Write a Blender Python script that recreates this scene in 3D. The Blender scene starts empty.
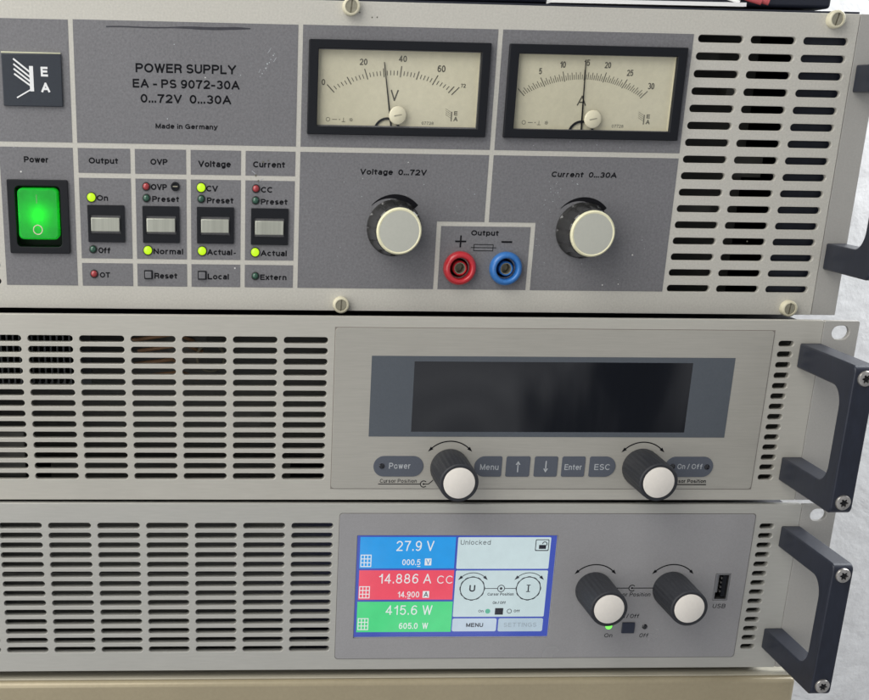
import bpy, bmesh, math, random
from mathutils import Matrix, Vector
random.seed(7)
MM = 0.001
sc = bpy.context.scene
COL = sc.collection

# ------------------------------------------------------------------ camera
cam_d = bpy.data.cameras.new('camera')
cam = bpy.data.objects.new('camera', cam_d)
COL.objects.link(cam)
Rwc = Matrix(((0.99857381, -0.05101489, 0.01574239),
              (-0.00431295, -0.37098281, -0.92862972),
              (0.05321409, 0.92723742, -0.37067375)))     # rows: right, down, forward
right, down, fwd = Rwc[0], Rwc[1], Rwc[2]
rot = Matrix((right, -down, -fwd)).transposed()
cam.matrix_world = Matrix.Translation(Vector((61.61, -622.44, 91.39)) * MM) @ rot.to_4x4()
cam_d.sensor_fit = 'HORIZONTAL'
cam_d.sensor_width = 36.0
cam_d.lens = 36.0 * 1297.315 / 869.0
cam_d.shift_x = (434.5 - 284.07) / 869.0
cam_d.shift_y = (619.81 - 350.0) / 869.0
cam_d.clip_start = 0.01
cam_d.clip_end = 50
sc.camera = cam

# ------------------------------------------------------------------ world and lamps
w = bpy.data.worlds.new('World'); sc.world = w; w.use_nodes = True
bg = w.node_tree.nodes['Background']
bg.inputs[1].default_value = 1.0
_n, _l = w.node_tree.nodes, w.node_tree.links
_tc = _n.new('ShaderNodeTexCoord'); _nz = _n.new('ShaderNodeTexNoise')          # invented light and dark patches, for reflections and ambient light
_nz.inputs['Scale'].default_value = 6.0; _nz.inputs['Detail'].default_value = 5; _nz.inputs['Distortion'].default_value = 1.4
_l.new(_tc.outputs['Generated'], _nz.inputs['Vector'])
_cr = _n.new('ShaderNodeValToRGB'); _l.new(_nz.outputs['Fac'], _cr.inputs[0])
_cr.color_ramp.elements[0].position = 0.42; _cr.color_ramp.elements[0].color = (0.05, 0.055, 0.065, 1)
_cr.color_ramp.elements[1].position = 0.60; _cr.color_ramp.elements[1].color = (0.72, 0.73, 0.76, 1)
_l.new(_cr.outputs[0], bg.inputs[0])

def area(name, loc, target, size, power, color, sy=None):
    d = bpy.data.lights.new(name, 'AREA'); d.energy = power; d.color = color
    d.shape = 'RECTANGLE'; d.size = size; d.size_y = sy or size
    o = bpy.data.objects.new(name, d); COL.objects.link(o)
    o.location = Vector(loc) * MM
    dr = (Vector(target) - Vector(loc)).normalized()
    o.rotation_euler = dr.to_track_quat('-Z', 'Y').to_euler()
    return o
area('ceiling_lamp', (-430, -400, 760), (60, 0, 0), 1.0, 8.2, (1.0, 0.98, 0.93), 0.6)
area('room_lamp', (-900, -950, 250), (0, 0, -80), 1.3, 11.5, (1.0, 0.98, 0.94))
area('window_daylight', (1000, 190, 560), (480, 430, 60), 0.4, 11.5, (0.95, 0.98, 1.0), 0.7)

sc.view_settings.view_transform = 'Standard'
sc.view_settings.look = 'None'
sc.view_settings.exposure = 0.0
sc.view_settings.gamma = 1.0
sc.render.engine = 'CYCLES'

# ------------------------------------------------------------------ materials
def nodes_of(m):
    m.use_nodes = True
    nt = m.node_tree
    return nt, nt.nodes, nt.links, nt.nodes['Principled BSDF']

def mat(name, color, rough=0.5, metal=0.0, grain=0.0, scale=900.0, bump=0.0, stretch=(1, 1, 1),
        spots=0.0, spot_col=(0.8, 0.8, 0.78), dirt=0.0, coat=0.0, spec=0.5, speck_scale=260.0, roughvar=0.0):
    m = bpy.data.materials.new(name)
    nt, N, L, b = nodes_of(m)
    b.inputs['Roughness'].default_value = rough
    b.inputs['Metallic'].default_value = metal
    b.inputs['Specular IOR Level'].default_value = spec
    if coat:
        b.inputs['Coat Weight'].default_value = coat
        b.inputs['Coat Roughness'].default_value = 0.06
    tc = N.new('ShaderNodeTexCoord')
    mp = N.new('ShaderNodeMapping'); mp.inputs['Scale'].default_value = stretch
    L.new(tc.outputs['Object'], mp.inputs['Vector'])
    cur = None
    col = N.new('ShaderNodeRGB'); col.outputs[0].default_value = (*color, 1)
    cur = col.outputs[0]
    nz = N.new('ShaderNodeTexNoise'); nz.inputs['Scale'].default_value = scale
    nz.inputs['Detail'].default_value = 3; nz.inputs['Roughness'].default_value = 0.65
    L.new(mp.outputs[0], nz.inputs['Vector'])
    if grain:
        mr = N.new('ShaderNodeMapRange')
        mr.inputs['From Min'].default_value = 0.25; mr.inputs['From Max'].default_value = 0.75
        mr.inputs['To Min'].default_value = 1 - grain; mr.inputs['To Max'].default_value = 1 + grain
        L.new(nz.outputs['Fac'], mr.inputs['Value'])
        mx = N.new('ShaderNodeVectorMath'); mx.operation = 'SCALE'
        L.new(cur, mx.inputs[0]); L.new(mr.outputs[0], mx.inputs['Scale'])
        cur = mx.outputs[0]
    if dirt:
        n2 = N.new('ShaderNodeTexNoise'); n2.inputs['Scale'].default_value = 14
        n2.inputs['Detail'].default_value = 6; n2.inputs['Roughness'].default_value = 0.6
        L.new(tc.outputs['Object'], n2.inputs['Vector'])
        r2 = N.new('ShaderNodeMapRange')
        r2.inputs['From Min'].default_value = 0.35; r2.inputs['From Max'].default_value = 0.7
        r2.inputs['To Min'].default_value = 1.0; r2.inputs['To Max'].default_value = 1 - dirt
        L.new(n2.outputs['Fac'], r2.inputs['Value'])
        m2 = N.new('ShaderNodeVectorMath'); m2.operation = 'SCALE'
        L.new(cur, m2.inputs[0]); L.new(r2.outputs[0], m2.inputs['Scale'])
        cur = m2.outputs[0]
    if spots:
        v = N.new('ShaderNodeTexVoronoi'); v.inputs['Scale'].default_value = speck_scale
        L.new(tc.outputs['Object'], v.inputs['Vector'])
        n3 = N.new('ShaderNodeTexNoise'); n3.inputs['Scale'].default_value = 26
        n3.inputs['Detail'].default_value = 4
        L.new(tc.outputs['Object'], n3.inputs['Vector'])
        lt = N.new('ShaderNodeMath'); lt.operation = 'LESS_THAN'; lt.inputs[1].default_value = 0.09
        L.new(v.outputs['Distance'], lt.inputs[0])
        g = N.new('ShaderNodeMath'); g.operation = 'GREATER_THAN'; g.inputs[1].default_value = 1 - spots
        L.new(n3.outputs['Fac'], g.inputs[0])
        # only some cells carry a speck
        sep = N.new('ShaderNodeSeparateColor'); L.new(v.outputs['Color'], sep.inputs[0])
        g2 = N.new('ShaderNodeMath'); g2.operation = 'GREATER_THAN'; g2.inputs[1].default_value = 0.72
        L.new(sep.outputs[0], g2.inputs[0])
        a = N.new('ShaderNodeMath'); a.operation = 'MULTIPLY'; L.new(lt.outputs[0], a.inputs[0]); L.new(g.outputs[0], a.inputs[1])
        a2 = N.new('ShaderNodeMath'); a2.operation = 'MULTIPLY'; L.new(a.outputs[0], a2.inputs[0]); L.new(g2.outputs[0], a2.inputs[1])
        mix = N.new('ShaderNodeMix'); mix.data_type = 'RGBA'
        L.new(a2.outputs[0], mix.inputs['Factor']); L.new(cur, mix.inputs['A']); mix.inputs['B'].default_value = (*spot_col, 1)
        cur = mix.outputs['Result']
    L.new(cur, b.inputs['Base Color'])
    if roughvar:
        r3 = N.new('ShaderNodeMapRange')
        r3.inputs['To Min'].default_value = max(0.02, rough - roughvar); r3.inputs['To Max'].default_value = rough + roughvar
        n4 = N.new('ShaderNodeTexNoise'); n4.inputs['Scale'].default_value = 30; n4.inputs['Detail'].default_value = 5
        L.new(tc.outputs['Object'], n4.inputs['Vector'])
        L.new(n4.outputs['Fac'], r3.inputs['Value']); L.new(r3.outputs[0], b.inputs['Roughness'])
    if bump:
        bp = N.new('ShaderNodeBump'); bp.inputs['Strength'].default_value = 1.0
        bp.inputs['Distance'].default_value = bump * MM
        L.new(nz.outputs['Fac'], bp.inputs['Height']); L.new(bp.outputs[0], b.inputs['Normal'])
    return m

def emis(name, color, strength, base=None, mottled=0.0, rough=0.3):
    m = bpy.data.materials.new(name)
    nt, N, L, b = nodes_of(m)
    b.inputs['Base Color'].default_value = (*(base or color), 1)
    b.inputs['Roughness'].default_value = rough
    b.inputs['Emission Color'].default_value = (*color, 1)
    b.inputs['Emission Strength'].default_value = strength
    if mottled:
        tc = N.new('ShaderNodeTexCoord')
        nz = N.new('ShaderNodeTexNoise'); nz.inputs['Scale'].default_value = 190; nz.inputs['Detail'].default_value = 3
        L.new(tc.outputs['Object'], nz.inputs['Vector'])
        mr = N.new('ShaderNodeMapRange'); mr.inputs['From Min'].default_value = .3; mr.inputs['From Max'].default_value = .7
        mr.inputs['To Min'].default_value = strength * (1 - mottled); mr.inputs['To Max'].default_value = strength * (1 + mottled)
        L.new(nz.outputs['Fac'], mr.inputs['Value']); L.new(mr.outputs[0], b.inputs['Emission Strength'])
    return m

M = {}
M['paint'] = mat('cream_grey_paint', (0.52, 0.505, 0.455), 0.5, 0, roughvar=0.08, grain=0.10, scale=1100, bump=0.05, dirt=0.05, spots=0.33, spot_col=(0.2, 0.19, 0.17), speck_scale=210)
M['flange'] = mat('flange_grey', (0.40, 0.39, 0.365), 0.45, 0.1, grain=0.06, scale=1200, bump=0.03, dirt=0.06)
M['print'] = mat('dark_grey_print', (0.168, 0.167, 0.176), 0.5, 0, roughvar=0.1, grain=0.22, scale=1000, bump=0.06, dirt=0.08, spots=0.42, spot_col=(0.65, 0.64, 0.62), speck_scale=240)
M['alu'] = mat('anodised_aluminium', (0.485, 0.47, 0.42), 0.42, 0.18, grain=0.05, scale=700, bump=0.015, stretch=(0.12, 1, 1.6), dirt=0.07, spots=0.3, spot_col=(0.25, 0.23, 0.2), speck_scale=200)
M['alu_c'] = mat('grey_anodised_aluminium', (0.455, 0.45, 0.415), 0.42, 0.18, grain=0.05, scale=700, bump=0.015, stretch=(0.12, 1, 1.6), dirt=0.06)
M['foil'] = mat('brushed_foil_overlay', (0.435, 0.42, 0.375), 0.36, 0.25, roughvar=0.07, grain=0.06, scale=900, bump=0.012, stretch=(0.08, 1, 2), dirt=0.09, spots=0.32, spot_col=(0.24, 0.22, 0.2), speck_scale=170)
M['foil_c'] = mat('grey_foil_overlay', (0.335, 0.33, 0.335), 0.24, 0.1, grain=0.06, scale=1300, bump=0.02, dirt=0.1, roughvar=0.08)
M['slate'] = mat('slate_display_border', (0.085, 0.098, 0.115), 0.42, 0, grain=0.08, scale=1200, bump=0.015, dirt=0.1)
M['keypad'] = mat('slate_membrane_key', (0.085, 0.096, 0.12), 0.48, 0, grain=0.06, scale=1300, bump=0.02)
M['lcd'] = mat('switched_off_display', (0.006, 0.007, 0.010), 0.03, 0, coat=0.6, grain=0.1, scale=500, stretch=(1, 1, .1), spots=0.36, spot_col=(0.4, 0.4, 0.4), speck_scale=150, roughvar=0.01)
M['black'] = mat('black_plastic', (0.005, 0.006, 0.009), 0.5, 0, spec=0.3, grain=0.15, scale=1200, bump=0.02, spots=0.3, spot_col=(0.3, 0.3, 0.3))
M['matte_black'] = mat('interior_black', (0.006, 0.007, 0.010), 0.9)
M['knob'] = mat('knob_rubber', (0.020, 0.022, 0.028), 0.55, 0, grain=0.3, scale=700, bump=0.05, dirt=0.2)
M['knob_gloss'] = mat('smoky_knob_skirt', (0.022, 0.022, 0.021), 0.22, 0, grain=0.25, scale=500, coat=0.3)
M['cap_cream'] = mat('cream_cap_rim', (0.78, 0.75, 0.52), 0.35, 0, grain=0.03)
M['cap_grey'] = mat('grey_cap_face', (0.46, 0.465, 0.41), 0.42, 0, grain=0.03, scale=800, dirt=0.03)
M['cap_white'] = mat('white_cap_face', (0.76, 0.72, 0.66), 0.5, 0, grain=0.03, scale=800, dirt=0.05)
M['handle'] = mat('dark_anodised_handle', (0.016, 0.0200, 0.034), 0.42, 0.1, grain=0.2, scale=420, bump=0.02, stretch=(1, 1, .3), dirt=0.15, spots=0.3, spot_col=(0.3, 0.32, 0.36), speck_scale=130)
M['steel'] = mat('screw_steel', (0.52, 0.50, 0.47), 0.3, 0.9, grain=0.15, scale=900)
M['dull_steel'] = mat('dull_slotted_screw', (0.36, 0.34, 0.26), 0.4, 0.5, grain=0.15, scale=900)
M['ivory'] = mat('ivory_plastic', (0.66, 0.62, 0.46), 0.4, 0, grain=0.04, dirt=0.08)
M['dial'] = mat('aged_dial_card', (0.66, 0.625, 0.485), 0.55, 0, grain=0.05, scale=500, dirt=0.14)
M['ink'] = mat('black_ink', (0.006, 0.006, 0.008), 0.8, spec=0.15)
M['soft_ink'] = mat('faded_ink', (0.12, 0.115, 0.09), 0.6)
M['white_ink'] = mat('white_ink', (0.75, 0.76, 0.76), 0.5)
M['grey_ink'] = mat('pale_grey_ink', (0.42, 0.44, 0.46), 0.5)
M['button'] = mat('silver_push_button', (0.42, 0.43, 0.37), 0.32, 0.3, grain=0.2, scale=300, stretch=(1, 1, .02))
M['grey_btn'] = mat('grey_key', (0.15, 0.15, 0.16), 0.35, 0, coat=0.2)
M['navy_btn'] = mat('navy_key', (0.022, 0.028, 0.05), 0.5)
M['red_plastic'] = mat('red_plastic', (0.50, 0.022, 0.032), 0.3, 0, grain=0.1, coat=0.3)
M['blue_plastic'] = mat('blue_plastic', (0.03, 0.16, 0.46), 0.35, 0, grain=0.1, coat=0.2)
M['led_red'] = mat('unlit_red_led', (0.33, 0.035, 0.04), 0.12, 0, coat=0.6)
M['led_green'] = mat('unlit_green_led', (0.025, 0.085, 0.055), 0.12, 0, coat=0.6)
M['led_rim'] = mat('led_socket_rim', (0.03, 0.03, 0.03), 0.3)
M['led_lime'] = emis('lit_lime_led', (0.56, 0.90, 0.01), 0.92, base=(0.10, 0.18, 0.01))
M['led_ok'] = emis('lit_green_led', (0.18, 1.0, 0.10), 1.3, base=(0.1, 0.5, 0.05))
M['body'] = mat('dark_navy_casing', (0.012, 0.015, 0.027), 0.5, 0, grain=0.1)
M['fin'] = mat('heat_sink_fins', (0.09, 0.095, 0.10), 0.5, 0.5)
M['inner_grey'] = mat('inner_board_grey', (0.10, 0.10, 0.09), 0.6)
M['case_beige'] = mat('beige_case', (0.38, 0.325, 0.215), 0.34, 0.15, grain=0.05, scale=500, bump=0.02, dirt=0.12, spots=0.32, spot_col=(0.15, 0.13, 0.1), speck_scale=120)
M['case_top'] = mat('beige_lid', (0.46, 0.43, 0.34), 0.45, 0, grain=0.05, dirt=0.1)
M['paper'] = mat('white_paper', (0.8, 0.8, 0.8), 0.8)
M['cable_red'] = mat('red_cable_sheath', (0.42, 0.07, 0.08), 0.4)
M['logo'] = mat('navy_logo_plate', (0.022, 0.028, 0.038), 0.35, 0, grain=0.1, coat=0.15)
M['highlight_paint'] = mat('painted_plate_highlight', (0.62, 0.62, 0.45), 0.3, 0.4)
M['usb_metal'] = mat('usb_shell', (0.45, 0.45, 0.45), 0.3, 0.9)

def glass_mat():
    m = bpy.data.materials.new('meter_window'); m.use_nodes = True
    nt = m.node_tree; N = nt.nodes; L = nt.links
    N.remove(N['Principled BSDF'])
    tr = N.new('ShaderNodeBsdfTransparent'); tr.inputs[0].default_value = (0.97, 0.97, 0.95, 1)
    gl = N.new('ShaderNodeBsdfGlossy'); gl.inputs['Roughness'].default_value = 0.04
    fr = N.new('ShaderNodeFresnel')
    ge = N.new('ShaderNodeNewGeometry'); mr = N.new('ShaderNodeMapRange')      # same reflectance from both sides of the thin pane
    mr.inputs['To Min'].default_value = 1.49; mr.inputs['To Max'].default_value = 1 / 1.49
    L.new(ge.outputs['Backfacing'], mr.inputs['Value']); L.new(mr.outputs[0], fr.inputs['IOR'])
    mx = N.new('ShaderNodeMixShader')
    L.new(fr.outputs[0], mx.inputs[0]); L.new(tr.outputs[0], mx.inputs[1]); L.new(gl.outputs[0], mx.inputs[2])
    L.new(mx.outputs[0], N['Material Output'].inputs['Surface'])
    return m
M['glass'] = glass_mat()

def rocker_mat():
    m = bpy.data.materials.new('lit_green_rocker'); nt, N, L, b = nodes_of(m)
    b.inputs['Base Color'].default_value = (0.03, 0.45, 0.07, 1)
    b.inputs['Roughness'].default_value = 0.25
    b.inputs['Coat Weight'].default_value = 0.4
    tr = N.new('ShaderNodeBsdfTranslucent'); tr.inputs[0].default_value = (0.06, 0.95, 0.10, 1)
    b.inputs['Emission Color'].default_value = (0.02, 0.75, 0.08, 1)
    tc = N.new('ShaderNodeTexCoord')
    nz = N.new('ShaderNodeTexNoise'); nz.inputs['Scale'].default_value = 260; nz.inputs['Detail'].default_value = 5; nz.inputs['Roughness'].default_value = 0.7
    L.new(tc.outputs['Object'], nz.inputs['Vector'])
    mr = N.new('ShaderNodeMapRange'); mr.inputs['From Min'].default_value = .3; mr.inputs['From Max'].default_value = .7
    mr.inputs['To Min'].default_value = 0.0; mr.inputs['To Max'].default_value = 0.26
    L.new(nz.outputs['Fac'], mr.inputs['Value']); L.new(mr.outputs[0], b.inputs['Emission Strength'])
    mx = N.new('ShaderNodeMixShader'); mx.inputs[0].default_value = 0.5
    L.new(b.outputs[0], mx.inputs[1]); L.new(tr.outputs[0], mx.inputs[2])
    L.new(mx.outputs[0], N['Material Output'].inputs['Surface'])
    return m
M['rocker'] = rocker_mat()

def wall_mat():
    m = bpy.data.materials.new('rough_white_plaster'); nt, N, L, b = nodes_of(m)
    b.inputs['Roughness'].default_value = 0.9
    tc = N.new('ShaderNodeTexCoord')
    n1 = N.new('ShaderNodeTexNoise'); n1.inputs['Scale'].default_value = 60; n1.inputs['Detail'].default_value = 6; n1.inputs['Roughness'].default_value = 0.6
    n2 = N.new('ShaderNodeTexNoise'); n2.inputs['Scale'].default_value = 13; n2.inputs['Detail'].default_value = 4; n2.inputs['Distortion'].default_value = 1.2
    L.new(tc.outputs['Object'], n1.inputs['Vector']); L.new(tc.outputs['Object'], n2.inputs['Vector'])
    ad = N.new('ShaderNodeMath'); ad.operation = 'MULTIPLY_ADD'; ad.inputs[1].default_value = 2.2
    L.new(n2.outputs['Fac'], ad.inputs[0]); L.new(n1.outputs['Fac'], ad.inputs[2])
    bp = N.new('ShaderNodeBump'); bp.inputs['Distance'].default_value = 0.0025; bp.inputs['Strength'].default_value = 0.45
    L.new(ad.outputs[0], bp.inputs['Height']); L.new(bp.outputs[0], b.inputs['Normal'])
    cr = N.new('ShaderNodeMapRange'); cr.inputs['To Min'].default_value = 0.66; cr.inputs['To Max'].default_value = 0.88
    L.new(n1.outputs['Fac'], cr.inputs['Value'])
    cb = N.new('ShaderNodeCombineColor')
    L.new(cr.outputs[0], cb.inputs[0]); L.new(cr.outputs[0], cb.inputs[1]); L.new(cr.outputs[0], cb.inputs[2])
    L.new(cb.outputs[0], b.inputs['Base Color'])
    return m
M['plaster'] = wall_mat()

# ------------------------------------------------------------------ builders (all sizes in millimetres)
class Frame:
    """offset between drawing coordinates of a unit and its own origin"""
    ox = 180.0; oz = 0.0
F = Frame()

class MB:
    def __init__(s): s.bm = bmesh.new()
    def box(s, x0, x1, y0, y1, z0, z1, bevel=0.0, seg=2):
        t = bmesh.new()
        bmesh.ops.create_cube(t, size=1.0)
        for v in t.verts:
            v.co = Vector(((x0 + x1) / 2 + v.co.x * (x1 - x0), (y0 + y1) / 2 + v.co.y * (y1 - y0), (z0 + z1) / 2 + v.co.z * (z1 - z0)))
        if bevel:
            bmesh.ops.bevel(t, geom=list(t.edges), offset=bevel, segments=seg, affect='EDGES', profile=0.5)
        s.add(t); return s
    def add(s, t):
        me = bpy.data.meshes.new('tmp'); t.to_mesh(me); t.free(); s.bm.from_mesh(me); bpy.data.meshes.remove(me)
    def lathe(s, cx, cz, prof, n=48, flute=None, tilt=None):
        """prof: list of (r, y); revolved round an axis along y through (cx, cz). flute(a, i) scales r"""
        t = s.bm; rings = []
        for i, (r, y) in enumerate(prof):
            if r <= 1e-6:
                rings.append([t.verts.new((cx, y, cz))]); continue
            ring = []
            for k in range(n):
                a = 2 * math.pi * k / n
                rr = r * (flute(a, i) if flute else 1)
                ring.append(t.verts.new((cx + rr * math.cos(a), y, cz + rr * math.sin(a))))
            rings.append(ring)
        for a, b in zip(rings, rings[1:]):
            if len(a) == 1 and len(b) == 1: continue
            if len(a) == 1:
                for k in range(n): t.faces.new((a[0], b[k], b[(k + 1) % n]))
            elif len(b) == 1:
                for k in range(n): t.faces.new((a[k], b[0], a[(k + 1) % n]))
            else:
                for k in range(n): t.faces.new((a[k], b[k], b[(k + 1) % n], a[(k + 1) % n]))
        return s
    def prism(s, pts, y0, y1):
        """polygon in (x, z) extruded along y"""
        t = s.bm
        a = [t.verts.new((x, y0, z)) for x, z in pts]; b = [t.verts.new((x, y1, z)) for x, z in pts]
        t.faces.new(a); t.faces.new(b[::-1])
        n = len(pts)
        for i in range(n): t.faces.new((a[i], b[i], b[(i + 1) % n], a[(i + 1) % n]))
        return s
    def prism_x(s, pts, x0, x1):
        t = s.bm
        a = [t.verts.new((x0, y, z)) for y, z in pts]; b = [t.verts.new((x1, y, z)) for y, z in pts]
        t.faces.new(a); t.faces.new(b[::-1])
        n = len(pts)
        for i in range(n): t.faces.new((a[i], b[i], b[(i + 1) % n], a[(i + 1) % n]))
        return s
    def stroke(s, pts, wd, y, th=0.06, taper=None):
        """flat printed line following pts"""
        n = len(pts)
        L, R = [], []
        for i, (x, z) in enumerate(pts):
            x0, z0 = pts[max(i - 1, 0)]; x1, z1 = pts[min(i + 1, n - 1)]
            dx, dz = x1 - x0, z1 - z0; d = math.hypot(dx, dz) or 1
            h = wd / 2 * (taper(i / (n - 1)) if taper else 1)
            L.append((x - dz / d * h, z + dx / d * h)); R.append((x + dz / d * h, z - dx / d * h))
        for i in range(n - 1):
            s.prism([L[i], L[i + 1], R[i + 1], R[i]], y - th, y)
        return s
    def ring(s, cx, cz, r, wd, y, a0=0, a1=360, th=0.06, n=40):
        pts = [(cx + r * math.cos(math.radians(a0 + (a1 - a0) * i / n)), cz + r * math.sin(math.radians(a0 + (a1 - a0) * i / n))) for i in range(n + 1)]
        return s.stroke(pts, wd, y, th)
    def disc(s, cx, cz, r, y, th=0.06, n=24):
        return s.prism([(cx + r * math.cos(2 * math.pi * i / n), cz + r * math.sin(2 * math.pi * i / n)) for i in range(n)], y - th, y)
    def tube(s, pts, r, n=12):
        P = [Vector(p) for p in pts]; rings = []
        for i, p in enumerate(P):
            d = (P[min(i + 1, len(P) - 1)] - P[max(i - 1, 0)]).normalized()
            u = d.cross(Vector((0, 0, 1)))
            if u.length < 1e-3: u = Vector((1, 0, 0))
            u.normalize(); v = d.cross(u)
            rings.append([s.bm.verts.new(p + u * r * math.cos(2 * math.pi * k / n) + v * r * math.sin(2 * math.pi * k / n)) for k in range(n)])
        for a, b in zip(rings, rings[1:]):
            for k in range(n): s.bm.faces.new((a[k], b[k], b[(k + 1) % n], a[(k + 1) % n]))
        s.bm.faces.new(rings[0]); s.bm.faces.new(rings[-1][::-1])
        return s
    def mesh(s, me, fn):
        """append an existing mesh with its points passed through fn"""
        k0 = len(s.bm.verts)
        s.bm.from_mesh(me)
        s.bm.verts.ensure_lookup_table()
        for v in list(s.bm.verts)[k0:]: v.co = Vector(fn(v.co))
        return s
    def build(s, name, m, parent=None, smooth=False, bevel=0.0, angle=35, mats=None):
        bm = s.bm
        for v in bm.verts: v.co = Vector((v.co.x - F.ox, v.co.y, v.co.z - F.oz)) * MM
        bmesh.ops.recalc_face_normals(bm, faces=list(bm.faces))
        me = bpy.data.meshes.new(name); bm.to_mesh(me); bm.free()
        o = bpy.data.objects.new(name, me); COL.objects.link(o)
        me.materials.append(m)
        if parent: o.parent = parent
        if bevel:
            b = o.modifiers.new('bevel', 'BEVEL'); b.width = bevel * MM; b.segments = 3; b.limit_method = 'ANGLE'; b.angle_limit = math.radians(40)
            smooth = True
        if smooth:
            for p in me.polygons: p.use_smooth = True
            try: me.set_sharp_from_angle(angle=math.radians(angle))
            except Exception: pass
        return o

class Pieces:
    def __init__(s, par): s.par = par
    def box(s, *a): MB().box(*a).build('inner_board', M['inner_grey'], s.par)

# a plain grotesque alphabet drawn as strokes: L = straight lines, A = elliptic arc (cx, cy, rx, ry, from, to)
GL = {
 'A': [('L', 0, 0, .36, 1, .72, 0), ('L', .12, .31, .60, .31)],
 'B': [('L', 0, 0, 0, 1), ('L', 0, 1, .33, 1), ('A', .33, .76, .24, .24, 90, -90), ('L', .33, .52, 0, .52), ('A', .35, .26, .26, .26, 90, -90), ('L', 0, 0, .35, 0)],
 'C': [('A', .37, .5, .37, .5, 42, 318)],
 'E': [('L', .54, 1, 0, 1, 0, 0, .56, 0), ('L', 0, .53, .5, .53)],
 'G': [('A', .38, .5, .38, .5, 45, 330), ('L', .42, .48, .72, .48, .72, .06)],
 'I': [('L', 0, 0, 0, 1)],
 'L': [('L', 0, 1, 0, 0, .5, 0)],
 'M': [('L', 0, 0, 0, 1, .36, .05, .72, 1, .72, 0)],
 'N': [('L', 0, 0, 0, 1, .58, 0, .58, 1)],
 'O': [('A', .39, .5, .39, .5, 0, 360)],
 'P': [('L', 0, 0, 0, 1, .34, 1), ('A', .34, .73, .26, .27, 90, -90), ('L', .34, .46, 0, .46)],
 'R': [('L', 0, 0, 0, 1, .36, 1), ('A', .36, .74, .24, .26, 90, -90), ('L', .36, .48, 0, .48), ('L', .36, .48, .52, .38, .6, 0)],
 'S': [('A', .3, .745, .27, .255, 22, 270), ('A', .3, .25, .3, .25, 90, -160)],
 'T': [('L', 0, 1, .62, 1), ('L', .31, 1, .31, 0)],
 'U': [('L', 0, 1, 0, .3), ('A', .3, .3, .3, .3, 180, 360), ('L', .6, .3, .6, 1)],
 'V': [('L', 0, 1, .33, 0, .66, 1)],
 'W': [('L', 0, 1, .23, 0, .46, 1, .69, 0, .92, 1)],
 'Y': [('L', 0, 1, .34, .43, .68, 1), ('L', .34, .43, .34, 0)],
 '0': [('A', .27, .5, .27, .5, 0, 360)],
 '1': [('L', 0, .74, .16, .80, .25, 1), ('L', .27, 1, .27, 0)],
 '2': [('A', .27, .72, .27, .28, 170, -38), ('L', .48, .55, .02, 0), ('L', 0, 0, .55, 0)],
 '3': [('A', .27, .745, .24, .255, 160, -90), ('A', .27, .25, .27, .25, 90, -160)],
 '4': [('L', .42, 0, .42, 1, 0, .27, .58, .27)],
 '5': [('L', .5, 1, .1, 1, .04, .48), ('A', .27, .33, .27, .33, 140, -155)],
 '6': [('A', .28, .31, .26, .31, 0, 360), ('A', .34, .45, .32, .55, 52, 190)],
 '7': [('L', 0, 1, .54, 1, .3, .5, .2, 0)],
 '8': [('A', .28, .755, .22, .245, 0, 360), ('A', .28, .26, .27, .26, 0, 360)],
 '9': [('A', .28, .69, .26, .31, 0, 360), ('A', .22, .55, .32, .55, -128, 10)],
 '.': [('L', 0, 0, 0, .08)],
 '-': [('L', 0, .37, .28, .37)],
 '/': [('L', 0, -.03, .28, 1.03)],
 'a': [('L', .44, 0, .44, .5), ('A', .23, .5, .21, .22, 10, 155), ('A', .21, .2, .21, .2, 0, 360)],
 'c': [('A', .25, .36, .25, .36, 45, 315)],
 'd': [('A', .25, .36, .25, .36, 0, 360), ('L', .5, 0, .5, 1)],
 'e': [('A', .26, .36, .26, .36, 0, 322), ('L', .02, .38, .5, .38)],
 'f': [('L', .15, 0, .15, .78), ('A', .37, .78, .22, .22, 180, 75), ('L', 0, .66, .36, .66)],
 'g': [('A', .25, .36, .25, .36, 0, 360), ('L', .5, .72, .5, -.06), ('A', .26, -.06, .24, .2, 0, -150)],
 'i': [('L', 0, 0, 0, .57), ('L', 0, .985, 0, 1)],
 'k': [('L', 0, 0, 0, 1), ('L', .44, .7, .02, .28), ('L', .16, .42, .47, 0)],
 'l': [('L', 0, 0, 0, 1)],
 'm': [('L', 0, 0, 0, .72), ('A', .19, .5, .19, .22, 180, 0), ('L', .38, .5, .38, 0), ('A', .57, .5, .19, .22, 180, 0), ('L', .76, .5, .76, 0)],
 'n': [('L', 0, 0, 0, .72), ('A', .22, .48, .22, .24, 180, 0), ('L', .44, .48, .44, 0)],
 'o': [('A', .26, .36, .26, .36, 0, 360)],
 'p': [('A', .26, .36, .25, .36, 0, 360), ('L', 0, .72, 0, -.26)],
 'r': [('L', 0, 0, 0, .72), ('A', .25, .42, .25, .3, 180, 82)],
 's': [('A', .22, .535, .19, .185, 25, 270), ('A', .22, .18, .22, .17, 90, -158)],
 't': [('L', .14, .93, .14, .14), ('L', 0, .7, .31, .7), ('A', .29, .15, .15, .15, 180, 270)],
 'u': [('L', 0, .72, 0, .24), ('A', .22, .24, .22, .24, 180, 360), ('L', .44, .72, .44, 0)],
 'w': [('L', 0, .72, .17, 0, .34, .72, .51, 0, .68, .72)],
 'x': [('L', 0, 0, .42, .72), ('L', 0, .72, .42, 0)],
 'y': [('L', 0, .72, .24, .02), ('L', .48, .72, .2, -.16, .02, -.24)],
}
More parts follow.
